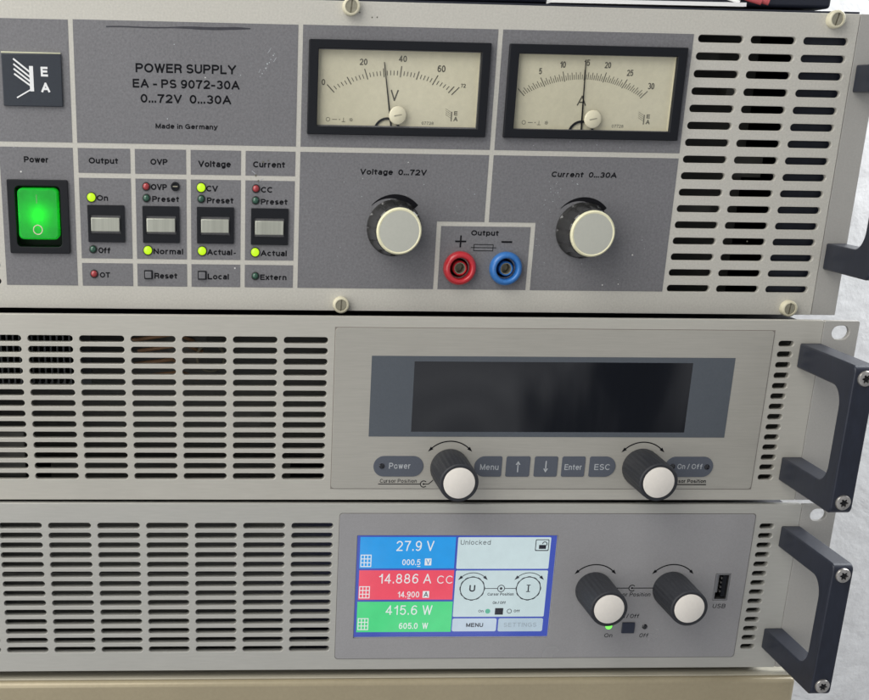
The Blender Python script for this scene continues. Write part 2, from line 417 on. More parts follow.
def glyph_strokes(s, spacing):
    """returns polylines in cap-height units and the total width"""
    out, x = [], 0.0
    for ch in s:
        if ch == ' ': x += .34 * spacing; continue
        wmax = 0
        for g in GL[ch]:
            if g[0] == 'L':
                pts = [(g[i], g[i + 1]) for i in range(1, len(g), 2)]
                for a, b in zip(pts, pts[1:]): out.append((False, [(x + a[0], a[1]), (x + b[0], b[1])]))
                wmax = max(wmax, max(p[0] for p in pts))
            else:
                _, cx, cy, rx, ry, a0, a1 = g; n = 20
                pts = [(cx + rx * math.cos(math.radians(a0 + (a1 - a0) * i / n)), cy + ry * math.sin(math.radians(a0 + (a1 - a0) * i / n))) for i in range(n + 1)]
                out.append((True, [(x + p[0], p[1]) for p in pts])); wmax = max(wmax, max(p[0] for p in pts))
        x += wmax + .30 * spacing
    return out, x - .30 * spacing

def put(mb, s, x0, x1, z, h, y, bold=0.018, italic=0.0, spacing=1.0, th=0.05):
    """text s printed between x0 and x1, base line z, capital height h, standing proud of the surface y.
    bold: 0 = regular, 0.03 = bold"""
    wt = (0.135 + bold * 3.0) * h
    st, W = glyph_strokes(s, spacing)
    hh = h - wt; kx = (x1 - x0 - wt) / max(W, 1e-3) if W > 0.01 else 1.0
    xa = x0 + wt / 2
    for q, (curve, pts) in enumerate(st):
        P = [(xa + px * kx + pz * hh * italic, z + wt / 2 + pz * hh) for px, pz in pts]
        if not curve:
            (ax, az), (bx_, bz_) = P
            d = math.hypot(bx_ - ax, bz_ - az) or 1; e = wt * .46
            ux, uz = (bx_ - ax) / d * e, (bz_ - az) / d * e
            P = [(ax - ux, az - uz), (bx_ + ux, bz_ + uz)]
        elif P[0] == P[-1] or math.hypot(P[0][0] - P[-1][0], P[0][1] - P[-1][1]) < 1e-4 * 3:
            P = P + [P[1]]
        mb.stroke(P, wt, y - 0.0015 * (q % 7), th)
    return mb

def obround(cx, cz, wd, h, n=8):
    r = h / 2; pts = []
    for i in range(n + 1):
        a = -math.pi / 2 + math.pi * i / n; pts.append((cx + wd / 2 - r + r * math.cos(a), cz + r * math.sin(a)))
    for i in range(n + 1):
        a = math.pi / 2 + math.pi * i / n; pts.append((cx - wd / 2 + r + r * math.cos(a), cz + r * math.sin(a)))
    return pts
def rrect(x0, x1, z0, z1, r=0.0, n=5):
    if r <= 0: return [(x0, z0), (x1, z0), (x1, z1), (x0, z1)]
    pts = []
    for cx, cz, a0 in ((x1 - r, z0 + r, -90), (x1 - r, z1 - r, 0), (x0 + r, z1 - r, 90), (x0 + r, z0 + r, 180)):
        for i in range(n + 1):
            a = math.radians(a0 + 90 * i / n); pts.append((cx + r * math.cos(a), cz + r * math.sin(a)))
    return pts
def circle(cx, cz, r, n=32):
    return [(cx + r * math.cos(2 * math.pi * i / n), cz + r * math.sin(2 * math.pi * i / n)) for i in range(n)]

def plate(mb, outline, holes, y_front, y_back, bevel=0.15):
    """flat sheet with real holes cut through, lying in the x-z plane"""
    c = bpy.data.curves.new('p', 'CURVE'); c.dimensions = '2D'; c.fill_mode = 'BOTH'
    for pts in [outline] + holes:
        sp = c.splines.new('POLY'); sp.points.add(len(pts) - 1); sp.use_cyclic_u = True
        for p, (x, z) in zip(sp.points, pts): p.co = (x, z, 0, 1)
    th = (y_back - y_front) / 2
    c.extrude = th - bevel
    c.bevel_depth = bevel; c.bevel_resolution = 1; c.offset = -bevel
    o = bpy.data.objects.new('p', c)
    me = bpy.data.meshes.new_from_object(o)
    bpy.data.objects.remove(o); bpy.data.curves.remove(c)
    ym = (y_front + y_back) / 2
    mb.mesh(me, lambda v: (v.x, ym - v.z, v.y))
    bpy.data.meshes.remove(me)
    return mb

def thing(name, label, cat, loc, rot=(0, 0, 0), group=None):
    o = bpy.data.objects.new(name, None); COL.objects.link(o)
    o.empty_display_size = 0.02
    o.location = Vector(loc) * MM; o.rotation_euler = rot
    o['label'] = label; o['category'] = cat
    if group: o['group'] = group
    return o

def unit(name, label, y0, zb, roll, yaw, group):
    m = Matrix.Rotation(yaw, 3, 'Z') @ Matrix.Rotation(-roll, 3, 'Y')
    loc = m @ Vector((0, 0, zb)) + Vector((180, y0, 0))
    F.ox = 180.0; F.oz = zb
    return thing(name, label, 'power supply', loc, (0, -roll, yaw), group)

def empty_world():
    F.ox = 0; F.oz = 0

# ------------------------------------------------------------------ setting: the wall behind
empty_world()
wall = MB().box(-1500, 1800, 430, 470, -900, 1200).build('wall', M['plaster'])
wall['kind'] = 'structure'

# ------------------------------------------------------------------ beige case that carries the stack
F.ox = 130; F.oz = -420
case = thing('equipment_case', 'beige painted metal case under the whole stack, only its top edge in view', 'case', (130, -22, -420))
m = MB()
m.box(-115, 363.5, 0.0, 380, -420, -182.6)
m.build('front_body', M['case_beige'], case, bevel=2.6)
MB().box(-114, 362.5, 3.2, 379, -182.5, -181.8).build('top_sheet', M['case_top'], case, bevel=0.2)

GRP = 'power supplies stacked in a column'
# ================================================================== top unit: analogue 3U supply
A = unit('power_supply', 'cream and dark grey power supply with two needle meters and lit green rocker switch', 0, 0, -0.00301, 0.01566, GRP)
ZR = [121.0 - 7.27 * k for k in range(16)]
holes = [obround(cx, z, 21.0, 3.15) for cx in (288.35, 312.5, 336.8, -46.6, -70.8, -95.0) for z in ZR]
mA = MB()
plate(mA, rrect(-108.5, 350.7, 0, 132.5, 0.4), holes + [rrect(-27.8, -7.2, 27.4, 54.2, 2.0)] +
      [circle(176.8, 20.3, 4.4), circle(198.7, 20.4, 4.4), rrect(107, 181, 81, 114), rrect(196.5, 270, 81, 114)], 0, 2.8, 0.15)
panelA = mA.build('front_panel', M['paint'], A)
MB().box(351.0, 362.9, 0.15, 2.6, 0, 132.5).build('mounting_flange', M['flange'], A, bevel=0.25)
MB().box(-119.7, -108.8, 0.15, 2.6, 0, 132.5).build('mounting_flange', M['flange'], A, bevel=0.25)
# casing with an open front so that the slots look into the dark
def casing(par, z0, z1, x0, x1, depth, y0=4.8):
    c = MB()
    c.box(x0, x1, depth - 2, depth, z0, z1)
    c.box(x0, x1, y0, depth - 2, z1 - 1.5, z1)
    c.box(x0, x1, y0, depth - 2, z0, z0 + 1.5)
    c.box(x0, x0 + 1.5, y0, depth - 2, z0 + 1.5, z1 - 1.5)
    c.box(x1 - 1.5, x1, y0, depth - 2, z0 + 1.5, z1 - 1.5)
    return c.build('casing', M['body'], par)
casing(A, 1.2, 133.5, -98, 351.5, 300, 2.9)
# what shows through the slots
MB().box(325.5, 349.9, 5, 9, 3, 129).build('inner_bracket', M['handle'], A)
MB().box(347.4, 349.9, 2.95, 4.9, 3, 129).build('inner_bracket', M['handle'], A)
g = Pieces(A)
g.box(279, 323, 40, 42, 4, 128)
g.box(300, 320, 18, 20, 26, 31); g.box(279, 300, 16, 18, 46, 51); g.box(306, 322, 15, 17, 62, 74)
g.box(282, 296, 20, 24, 108, 117); g.box(301, 309, 18, 30, 95, 104)


# printed dark grey fields, 0.12 mm proud
FY = -0.12
fields = [(-33.6, -1.1, 72.6, 122.4), (1.0, 98.7, 72.6, 122.6), (100.8, 187.3, 72.6, 122.7), (189.4, 275.7, 72.6, 122.7)]
xc = [(1.1, 24.35), (26.4, 49.3), (51.35, 74.0), (76.1, 98.6)]
m = MB()
for x0, x1, z0, z1 in fields[:2]: m.box(x0, x1, FY, 0.05, z0, z1)
# the fields round the meters leave the meter openings free
plate(m, rrect(100.8, 187.3, 72.6, 122.7), [rrect(108, 180, 82, 113)], FY, 0.05, 0.02)
plate(m, rrect(189.4, 275.7, 72.6, 122.7), [rrect(197.5, 269, 82, 113)], FY, 0.05, 0.02)
plate(m, rrect(-33.6, -1.1, 10.4, 70.4), [rrect(-27.7, -7.3, 27.5, 54.1, 2.0)], FY, 0.05, 0.02)
for x0, x1 in xc:
    m.box(x0, x1, FY, 0.05, 59.9, 70.4); m.box(x0, x1, FY, 0.05, 22.7, 57.8); m.box(x0, x1, FY, 0.05, 10.4, 20.6)
m.prism([(100.8, 10.4), (165.0, 10.4), (165.0, 41.1), (187.2, 41.1), (187.2, 70.4), (100.8, 70.4)], FY, 0.05)
m.prism([(211.4, 10.4), (275.7, 10.4), (275.7, 70.4), (189.3, 70.4), (189.3, 41.1), (211.4, 41.1)], FY, 0.05)
plate(m, rrect(167.1, 209.3, 10.4, 39.1), [circle(176.8, 20.3, 4.5), circle(198.7, 20.4, 4.5)], FY, 0.05, 0.02)
m.build('printed_field', M['print'], panelA)

TY = FY - 0.01
m = MB()
put(m, 'POWER SUPPLY', 27.6, 71.6, 102.0, 3.75, TY, 0.022)
put(m, 'EA - PS 9072-30A', 26.2, 73.2, 95.8, 3.6, TY, 0.022)
put(m, '0...72V  0...30A', 29.5, 69.5, 89.7, 3.6, TY, 0.022)
put(m, 'Made in Germany', 35.9, 63.5, 79.1, 2.1, TY, 0.03)
put(m, 'Power', -22.9, -11.9, 63.9, 2.6, TY, 0.03)
put(m, 'Output', 5.8, 18.9, 63.9, 2.55, TY, 0.03)
put(m, 'OVP', 33.3, 41.0, 63.8, 2.55, TY, 0.03)
put(m, 'Voltage', 54.8, 69.5, 63.2, 2.7, TY, 0.03)
put(m, 'Current', 79.5, 94.0, 63.4, 2.6, TY, 0.03)
put(m, 'On', 8.8, 13.9, 48.0, 2.5, TY, 0.03)
put(m, 'Off', 8.8, 14.4, 25.0, 2.6, TY, 0.03)
put(m, 'OT', 9.1, 13.8, 14.1, 2.4, TY, 0.03)
put(m, 'OVP', 33.3, 40.6, 53.0, 2.6, TY, 0.03)
put(m, 'Preset', 33.8, 46.0, 47.9, 2.5, TY, 0.03)
put(m, 'Normal', 34.0, 47.6, 24.9, 2.5, TY, 0.03)
put(m, 'Reset', 34.2, 44.8, 13.9, 2.6, TY, 0.03)
put(m, 'CV', 58.3, 63.6, 52.7, 2.6, TY, 0.03)
put(m, 'Preset', 58.6, 70.7, 47.6, 2.6, TY, 0.03)
put(m, 'Actual', 58.7, 70.2, 24.8, 2.6, TY, 0.03)
m.stroke([(70.9, 25.7), (71.9, 25.7)], 0.5, TY)
put(m, 'Local', 58.9, 68.7, 13.8, 2.6, TY, 0.03)
put(m, 'CC', 83.2, 88.5, 52.6, 2.5, TY, 0.03)
put(m, 'Preset', 83.2, 95.4, 47.4, 2.5, TY, 0.03)
put(m, 'Actual', 83.4, 95.5, 24.6, 2.6, TY, 0.03)
put(m, 'Extern', 83.3, 95.6, 13.8, 2.5, TY, 0.03)
put(m, 'Voltage  0...72V', 128.3, 158.8, 61.1, 2.5, TY, 0.03, italic=0.05)
put(m, 'Current  0...30A', 216.8, 247.4, 61.4, 2.4, TY, 0.03, italic=0.12)
put(m, 'Output', 181.4, 194.4, 35.0, 2.4, TY, 0.03)
m.stroke([(174.1, 32.3), (179.3, 32.3)], 0.75, TY); m.stroke([(176.7, 29.6), (176.7, 32.0)], 0.75, TY); m.stroke([(176.7, 32.6), (176.7, 35.0)], 0.75, TY)
m.stroke([(196.0, 32.3), (201.1, 32.3)], 0.8, TY)
for a, b in (((183.0, 31.0), (192.3, 31.0)), ((183.0, 28.2), (192.3, 28.2)), ((183.1, 28.35), (183.1, 30.85)), ((192.2, 28.35), (192.2, 30.85)), ((181.7, 29.6), (193.7, 29.6))):
    m.stroke([a, b], 0.32, TY - (0.004 if a[1] == 29.6 else 0))
# tapering arcs over the two big knobs
for cx in (145.1, 233.7):
    pts_o, pts_i = [], []
    for i in range(41):
        t = i / 40; a = math.radians(140 - 98 * t)
        wd = 0.2 + 3.0 * min(1, t * 1.25) ** 1.1
        pts_o.append((cx + 14.4 * math.cos(a), 38.6 + 14.2 * math.sin(a)))
        pts_i.append((cx + (14.4 - wd) * math.cos(a), 38.6 + (14.2 - wd) * math.sin(a)))
    for i in range(40):
        m.prism([pts_o[i], pts_o[i + 1], pts_i[i + 1], pts_i[i]], TY - 0.05, TY)
m.build('lettering', M['ink'], panelA)
m = MB()
m.stroke([(15.3 + 62.5 * i / 30, 120.0 + 0.45 * i / 30 + 0.12 * math.sin(i * .5)) for i in range(31)], 0.72, TY, taper=lambda t: 0.75 + 0.85 * (t > .45) * min(1, (t - .45) * 6) - 1.2 * max(0, t - .9) * 8)
m.build('felt_pen_stroke', mat('felt_pen_ink', (0.035, 0.035, 0.045), 0.6, grain=.3, scale=300), panelA)
# scuffs on the paint
for (x, z, l, a) in ((85.5, 111, 2.6, 55), (88.2, 107.4, 2.2, 60), (81.7, 103, 1.6, 62), (84.2, 58.8, 2.6, 215), (80.6, 60.6, 2.0, 140)):
    pts = [(x + l * t * math.cos(math.radians(a)) + random.uniform(-.12, .12), z + l * t * math.sin(math.radians(a)) + random.uniform(-.12, .12)) for t in (0, .33, .66, 1)]
    m = MB(); m.stroke(pts, 0.28, TY, th=0.02, taper=lambda t: 0.4 + random.random() * .6)
    m.build('scuff', M['grey_ink'], panelA)
for (x, z, r) in ((131.0, 126.2, .35), (133.2, 126.3, .35), (125.5, 128.0, .3), (84.1, 65.8, .45), (82.0, 57.6, .5), (86.4, 66.4, .4), (80.8, 60.0, .5), (313.8, 34.0, .35)):
    m = MB(); m.disc(x, z, r, -0.16 if x < 120 else -0.02, th=0.03, n=9); m.build('dirt_spot', M['soft_ink'], panelA)

def dust(par, spots_, y, name='dust'):
    m = MB()
    for (cx, cz, sx, sz, n_) in spots_:
        for _ in range(n_):
            x = random.gauss(cx, sx); z = random.gauss(cz, sz); r = abs(random.gauss(0.07, 0.06)) + .05
            m.disc(x, z, r, y, th=0.03, n=6)
    o = m.build(name, M['grey_ink'], par); o['kind'] = 'stuff'
dust(panelA, [(219, 52, 2.2, 4.5, 26), (228, 60, 5, 3, 10), (213, 30, 1.5, 6, 10), (214, 100, 1, 14, 0), (150, 56, 20, 3, 12), (225, 75.5, 14, 1.2, 10),
              (255, 30, 12, 12, 12), (60, 95, 22, 14, 14), (-15, 60, 9, 6, 6), (174, 45, 2, 6, 6), (120, 40, 6, 12, 8)], FY - .03)
m = MB()
for i in range(9):
    m.disc(88.5 - i * .75 + random.uniform(-.3, .3), 111 - i * 1.2 + random.uniform(-.4, .4), 0.16 + .2 * random.random(), FY - .03, th=.03, n=7)
o_ = m.build('scuff_trail', M['grey_ink'], panelA); o_['kind'] = 'stuff'
# logo plate
m = MB().box(-30.3, -4.5, -1.4, -0.15, 87.3, 108.6)
lp = m.build('logo_plate', M['logo'], A, bevel=0.35)
MB().box(-30.2, -4.7, -1.1, -0.18, 108.62, 109.2).build('painted_edge_highlight', M['highlight_paint'], lp, bevel=0.1)  # pale strip: light on the plate's top bevel, put into the colour
m = MB(); y = -1.42
m.stroke([(-17.6, 93.4), (-17.6, 103.6)], 1.7, y)
m.stroke([(-17.6, 100.7), (-25.1, 106.4)], 0.7, y - .01); m.stroke([(-17.6, 98.7), (-25.1, 104.3)], 0.7, y - .015)
m.stroke([(-17.6, 96.9), (-25.1, 102.4)], 0.7, y - .02); m.stroke([(-17.6, 95.3), (-25.0, 100.4)], 0.7, y - .025)
m.stroke([(-17.6, 94.4), (-24.3, 90.7)], 0.55, y - .03)
put(m, 'E', -13.5, -10.4, 99.5, 3.9, y, 0.03); put(m, 'A', -13.6, -9.8, 93.1, 3.9, y, 0.03)
m.build('lettering', M['white_ink'], lp)

# power rocker
m = MB(); plate(m, rrect(-31.0, -3.9, 24.7, 56.7, 0.6), [rrect(-27.6, -7.4, 27.6, 54.0, 2.0)], -1.5, -0.14, 0.25)
rs = m.build('rocker_switch', M['black'], A)
m = MB()
well = rrect(-27.7, -7.3, 27.5, 54.1, 2.0)
t = m.bm
a = [t.verts.new((x, -0.5, z)) for x, z in well]; b = [t.verts.new((x, 9, z)) for x, z in well]
for i in range(len(well)): t.faces.new((a[i], a[(i + 1) % len(well)], b[(i + 1) % len(well)], b[i]))
t.faces.new(b)
m.build('well', M['black'], rs)
# rocker body: lower half pressed in, upper half standing out: hollow lens with a lamp inside
m = MB(); rk = []
lens = rrect(-26.6, -8.5, 30.9, 53.0, 2.2, 6)
def rock_y(z): return -1.9 + (z - 42) * 0.02 if z > 42 else -1.9 - (42 - z) * 0.03
t = m.bm
n = len(lens)
f1 = [t.verts.new((x, rock_y(z) + 0.9, z)) for x, z in lens]
inn = [(-17.55 + (x + 17.55) * 0.93, 42 + (z - 42) * 0.94) for x, z in lens]
f2 = [t.verts.new((x, rock_y(z), z)) for x, z in inn]
bk = [t.verts.new((x, 5.0, z)) for x, z in lens]
for i in range(n):
    j = (i + 1) % n
    t.faces.new((bk[i], bk[j], f1[j], f1[i])); t.faces.new((f1[i], f1[j], f2[j], f2[i]))
t.faces.new(f2)
lensob = m.build('rocker', M['rocker'], rs)
m = MB(); m.lathe(-17.5, 41.5, [(0, 0.6), (1.5, 1.0), (2.1, 2.0), (2.1, 4.0), (0, 4.2)], 20)
m.build('indicator_bulb', emis('green_bulb', (0.10, 1.0, 0.08), 9.0), rs, smooth=True)
m = MB(); m.ring(-18.0, 35.2, 2.0, 0.42, -2.18, th=0.06)
m.build('rocker_mark', M['ivory'], rs)
m = MB(); m.stroke([(-18.0, 46.6), (-18.0, 50.4)], 0.55, -1.82, th=0.06)
m.build('rocker_mark', mat('worn_green_mark', (0.10, 0.42, 0.10), 0.4), rs)

# push switches
def push_switch(x0, x1, z0, z1, bx0, bx1, bz0, bz1):
    m = MB(); plate(m, rrect(x0, x1, z0, z1, 0.3), [rrect(bx0 - .35, bx1 + .35, bz0 - 1.0, bz1 + 1.0)], -1.2, -0.14, 0.15)
    s_ = m.build('push_switch', M['black'], A)
    MB().box(bx0 - .3, bx1 + .3, -0.11, -0.1 + 0.02, bz0 - .95, bz1 + .95).build('switch_base', M['matte_black'], s_)
    MB().box(bx0, bx1, -2.3, -0.12, bz0, bz1).build('push_button', M['button'], s_, bevel=0.35)
push_switch(4.5, 21.1, 30.0, 46.2, 6.0, 18.9, 34.8, 40.8)
push_switch(29.3, 46.0, 30.0, 46.1, 31.1, 44.1, 34.8, 40.8)
push_switch(54.0, 70.9, 30.0, 46.0, 55.9, 68.6, 34.8, 40.8)
push_switch(78.8, 95.8, 29.7, 45.8, 80.6, 93.7, 34.2, 40.4)

# leds
def led(x, z, m_, r=1.65, lab=None):
    m = MB(); m.lathe(x, z, [(r + .45, -0.13), (r + .45, -0.45), (r + .1, -0.55), (r, -0.3)], 28)
    rim = m.build('led', M['led_rim'], A, smooth=True)
    m = MB(); m.lathe(x, z, [(r, -0.14), (r, -0.5), (r * .88, -1.0), (r * .55, -1.35), (0, -1.5)], 28)
    m.build('lens', m_, rim, smooth=True, angle=60)
    if lab: rim['label'] = lab
for x, z in ((6.4, 49.5), (31.4, 26.6), (56.0, 54.4), (56.3, 26.6), (80.8, 26.3)): led(x, z, M['led_lime'], 1.85, 'lit lime LED')
for x, z in ((6.5, 15.8), (31.2, 54.5), (80.9, 54.3)): led(x, z, M['led_red'], 1.5, 'unlit red LED')
for x, z in ((6.4, 26.8), (31.2, 49.5), (56.0, 49.5), (80.8, 49.2), (81.0, 15.6)): led(x, z, M['led_green'], 1.45, 'unlit green LED')
m = MB(); m.lathe(44.3, 54.7, [(2.0, -0.13), (2.0, -0.9), (1.5, -1.0), (1.4, -0.5), (0.0, -0.4)], 28)
pt = m.build('trimmer', M['black'], A, smooth=True)
MB().box(43.2, 45.4, -0.75, -0.42, 54.45, 54.95).build('trimmer_slot', M['dull_steel'], pt)
for x0, x1 in ((29.5, 33.4), (54.3, 58.3)):
    k = MB().box(x0, x1, -0.8, -0.13, 13.7, 17.7).build('reset_key', M['black'], A, bevel=0.2)
    MB().box(x0 + .5, x1 - .5, -1.6, -0.81, 14.2, 17.2).build('key_top', M['grey_btn'], k, bevel=0.3)

# meters
def meter(x0, x1, z0, z1, wx0, wx1, wz0, wz1, px, zx, needle, ticks, letter, lx, lw, small, code_x):
    m = MB(); plate(m, rrect(x0, x1, z0, z1, 0.5), [rrect(wx0, wx1, wz0, wz1, 0.2)], -2.4, -0.13, 0.3)
    fr = m.build('meter', M['black'], A)
    dial = MB().box(wx0 - 1.5, wx1 + 1.5, 1.0, 2.0, wz0 - .8, wz1 + .8).build('dial', M['dial'], fr)
    m = MB()
    m.box(wx0 - 1.8, wx0 - .05, -0.1, 1.0, wz0 - 1, wz1 + 1); m.box(wx1 + .05, wx1 + 1.8, -0.1, 1.0, wz0 - 1, wz1 + 1)
    m.box(wx0, wx1, -0.1, 1.0, wz1 + .05, wz1 + 1); m.box(wx0, wx1, -0.1, 1.0, wz0 - 1, wz0 - .05)
    m.build('inner_rim', M['ivory'], fr)
    m = MB(); m.bm.faces.new([m.bm.verts.new(c) for c in ((wx0 - .02, -1.0, wz0 - .02), (wx1 + .02, -1.0, wz0 - .02), (wx1 + .02, -1.0, wz1 + .02), (wx0 - .02, -1.0, wz1 + .02))])
    m.build('window_pane', M['glass'], fr)
    yy = 0.98; pz = 70.0
    def at(deg, off):          # point on the scale curve in direction deg from the pivot, off mm inwards
        dx, dz = math.sin(math.radians(deg)), math.cos(math.radians(deg))
        # intersection of the ray with the flat scale curve
        cz = 49.4; R = 57.6
        bq = dz * (pz - cz); cq = (pz - cz) ** 2 - R * R
        t = -bq + math.sqrt(bq * bq - cq) - off
        return px + t * dx, pz + t * dz
    m = MB()
    for deg, off, ln, wd in ticks: m.stroke([at(deg, off), at(deg, off + ln)], wd, yy)
    for s_, x, z, wd_, h_ in letter: put(m, s_, x - wd_ / 2, x + wd_ / 2, z - h_ / 2, h_, yy, 0.0 if h_ > 3 else 0.01)
    m.build('scale', mat('scale_ink', (0.075, 0.07, 0.055), 0.6), dial)
    m = MB()
    # small pictograms and maker mark
    zx0 = wz0 + 2.9
    m.ring(wx0 + 5.2, zx0, 0.8, 0.22, yy); m.stroke([(wx0 + 7.1, zx0), (wx0 + 9.3, zx0)], 0.25, yy); m.disc(wx0 + 10.4, zx0, .25, yy)
    m.stroke([(wx0 + 12.2, zx0 - .8), (wx0 + 12.2, zx0 + .8)], 0.22, yy); m.stroke([(wx0 + 11.4, zx0 - .9), (wx0 + 13.0, zx0 - .9)], 0.22, yy - .01)
    m.ring(wx0 + 15.6, zx0, 0.7, 0.2, yy, n=5); m.disc(wx0 + 15.6, zx0, .25, yy)
    put(m, small, code_x, code_x + 5.4, wz0 + 1.4, 1.3, yy, 0.0)
    ex = wx1 - 12.0; ez = wz0 + 3.4
    put(m, 'E', ex + 1.7, ex + 3.3, ez + 2.2, 1.7, yy, 0.03); put(m, 'A', ex + 1.6, ex + 3.5, ez - .3, 1.9, yy, 0.03)
    m.stroke([(ex + .6, ez - .4), (ex + .6, ez + 3.7)], 0.45, yy)
    for q in range(4): m.stroke([(ex + .5, ez + 3.3 - q * .8), (ex - 2.2, ez + 4.9 - q * .8)], 0.14, yy - .01 - .005 * q)
    m.build('small_print', M['soft_ink'], dial)
    (nx0, nz0), (nx1, nz1) = needle
    m = MB(); m.prism([(nx0 - .38, nz0), (nx0 + .38, nz0), (nx1 + .16, nz1), (nx1 - .16, nz1)], 0.3, 0.5)
    m.build('needle', M['ink'], fr)
    m = MB(); m.lathe(zx - 4.3, wz0 - 2.0, [(6.2, 0.9), (6.2, 0.45), (5.2, 0.4), (5.2, 0.9)], 40)
    cov = m.build('pivot_cover', M['black'], fr)
    m = MB(); m.lathe(zx, 86.5, [(3.9, -1.15), (3.9, -1.9), (3.5, -2.25), (0, -2.3)], 36)
    sc_ = m.build('zero_screw', M['ivory'], fr, smooth=True, angle=50)
    m = MB(); m.stroke([(zx - 1.7, 86.2), (zx + 1.7, 86.9)], 0.45, -2.3, th=0.05)
    m.build('screw_slot', M['dull_steel'], sc_)
    return fr
tV = []
for v in range(0, 73, 2):
    deg = -46 + 92 * v / 72
    big = v % 10 == 0 or v == 72
    tV.append((deg, 0.0 if v % 20 == 0 or v == 72 else (1.0 if v % 10 == 0 else 2.0), 4.6 if v % 20 == 0 or v == 72 else (3.6 if big else 1.9), 0.42 if big else 0.32))
meter(103.5, 184.3, 78.0, 117.0, 107.8, 180.3, 81.4, 113.3, 141.9, 144.1, ((142.2, 78.0), (137.3, 108.4)), tV,
      [('0', 110.5, 99.7, 1.6, 2.5), ('20', 128.1, 108.3, 3.4, 2.6), ('40', 145.6, 109.9, 3.6, 2.6), ('60', 163.1, 106.2, 3.6, 2.8), ('72', 173.4, 99.4, 2.2, 1.6), ('V', 142.6, 94.8, 3.6, 4.6)],
      0, 0, '07728', 155.5)
tA = []
for v in range(0, 61):
    deg = -46 + 92 * v / 60
    tA.append((deg, 0.0 if v % 10 == 0 else (0.9 if v % 2 == 0 else 1.9), 4.3 if v % 10 == 0 else (3.0 if v % 2 == 0 else 2.0), 0.36 if v % 10 == 0 else 0.27))
meter(192.6, 273.3, 78.0, 117.0, 197.0, 269.0, 81.7, 113.2, 228.1, 233.2, ((229.0, 78.0), (228.0, 110.4)), tA,
      [('5', 207.9, 106.1, 1.4, 2.6), ('10', 217.9, 109.0, 2.6, 2.7), ('15', 228.8, 110.0, 2.6, 2.6), ('20', 238.4, 109.2, 2.9, 2.6), ('25', 248.9, 106.2, 2.9, 2.6), ('30', 259.2, 100.9, 3.0, 2.7), ('A', 228.0, 94.2, 4.2, 4.2)],
      0, 0, '07728', 243.0)

# big knobs
def big_knob(cx, cz, ang):
    def fl(a, i):
        return 1.0 - (0.045 * max(0, math.cos(a * 12)) ** 2 if 2 <= i <= 5 else 0)
    m = MB()
    m.lathe(cx, cz, [(12.6, -0.2), (12.6, -1.4), (12.3, -2.0), (11.8, -3.5), (11.0, -10.0), (10.6, -15.4), (10.0, -16.0), (0, -16.0)], 144, flute=fl)
    k = m.build('knob', M['knob_gloss'], A, smooth=True, angle=30)
    m = MB(); m.lathe(cx, cz, [(0, -15.9), (10.0, -15.9), (10.25, -16.4), (10.2, -17.6), (9.6, -18.3), (8.9, -18.1)], 72)
    c = m.build('cap_rim', M['cap_cream'], k, smooth=True, angle=60)
    m = MB(); m.lathe(cx, cz, [(9.0, -17.9), (9.0, -18.15), (7, -18.22), (0, -18.25)], 72)
    m.build('cap', M['cap_grey'], k, smooth=True, angle=60)
big_knob(144.9, 38.0, 0)
big_knob(233.8, 38.0, 0)

# output sockets
for x, z, mt in ((176.8, 20.35, M['red_plastic']), (198.7, 20.4, M['blue_plastic'])):
    m = MB(); m.lathe(x, z, [(7.6, -0.13), (7.7, -2.0), (7.3, -3.6), (6.3, -4.6), (5.2, -4.4), (4.9, -3.6), (4.8, -0.5), (4.35, 1.5), (4.35, 8.0)], 56)
    s_ = m.build('output_socket', mt, A, smooth=True, angle=60)
    m = MB(); m.lathe(x, z, [(3.25, 6.0), (3.25, -2.3), (2.95, -2.6), (2.65, -2.3), (2.65, 6.0)], 40)
    m.build('contact_tube', mt, s_, smooth=True, angle=60)
    m = MB(); m.lathe(x, z, [(2.6, 6.5), (2.6, -2.0), (2.3, -2.0), (2.2, 5.0), (0, 6.0)], 40)
    m.build('contact', M['dull_steel'], s_, smooth=True, angle=40)
    m = MB(); m.lathe(x, z, [(4.34, 7.9), (0, 7.9)], 30); m.build('socket_floor', M['matte_black'], s_)

# slotted screws in cream collars
def collar_screw(x, z, ang, par):
    m = MB(); m.lathe(x, z, [(3.75, -0.02), (3.75, -3.4), (3.35, -3.8), (2.7, -3.8), (2.6, -3.2)], 40)
    s_ = m.build('panel_screw', M['ivory'], par, smooth=True, angle=50)
    m = MB(); ca, sa = math.cos(ang), math.sin(ang)
    h = []
    for sgn in (1, -1):
        pts = []
        for i in range(17):
            a = math.pi * i / 16
            lx, lz = 2.68 * math.cos(a), max(0.33, 2.68 * math.sin(a))
            lz *= sgn
            pts.append((x + lx * ca - lz * sa, z + lx * sa + lz * ca))
        m.prism(pts, -3.45, -2.6)
    m.lathe(x, z, [(2.68, -2.59), (0, -2.59)], 24)
    m.build('screw_head', M['dull_steel'], s_)
collar_screw(121.4, 130.2, math.radians(84), A)
collar_screw(121.4, 3.0, math.radians(88), A)
collar_screw(338.8, 130.0, math.radians(78), A)
collar_screw(338.3, 3.3, math.radians(86), A)

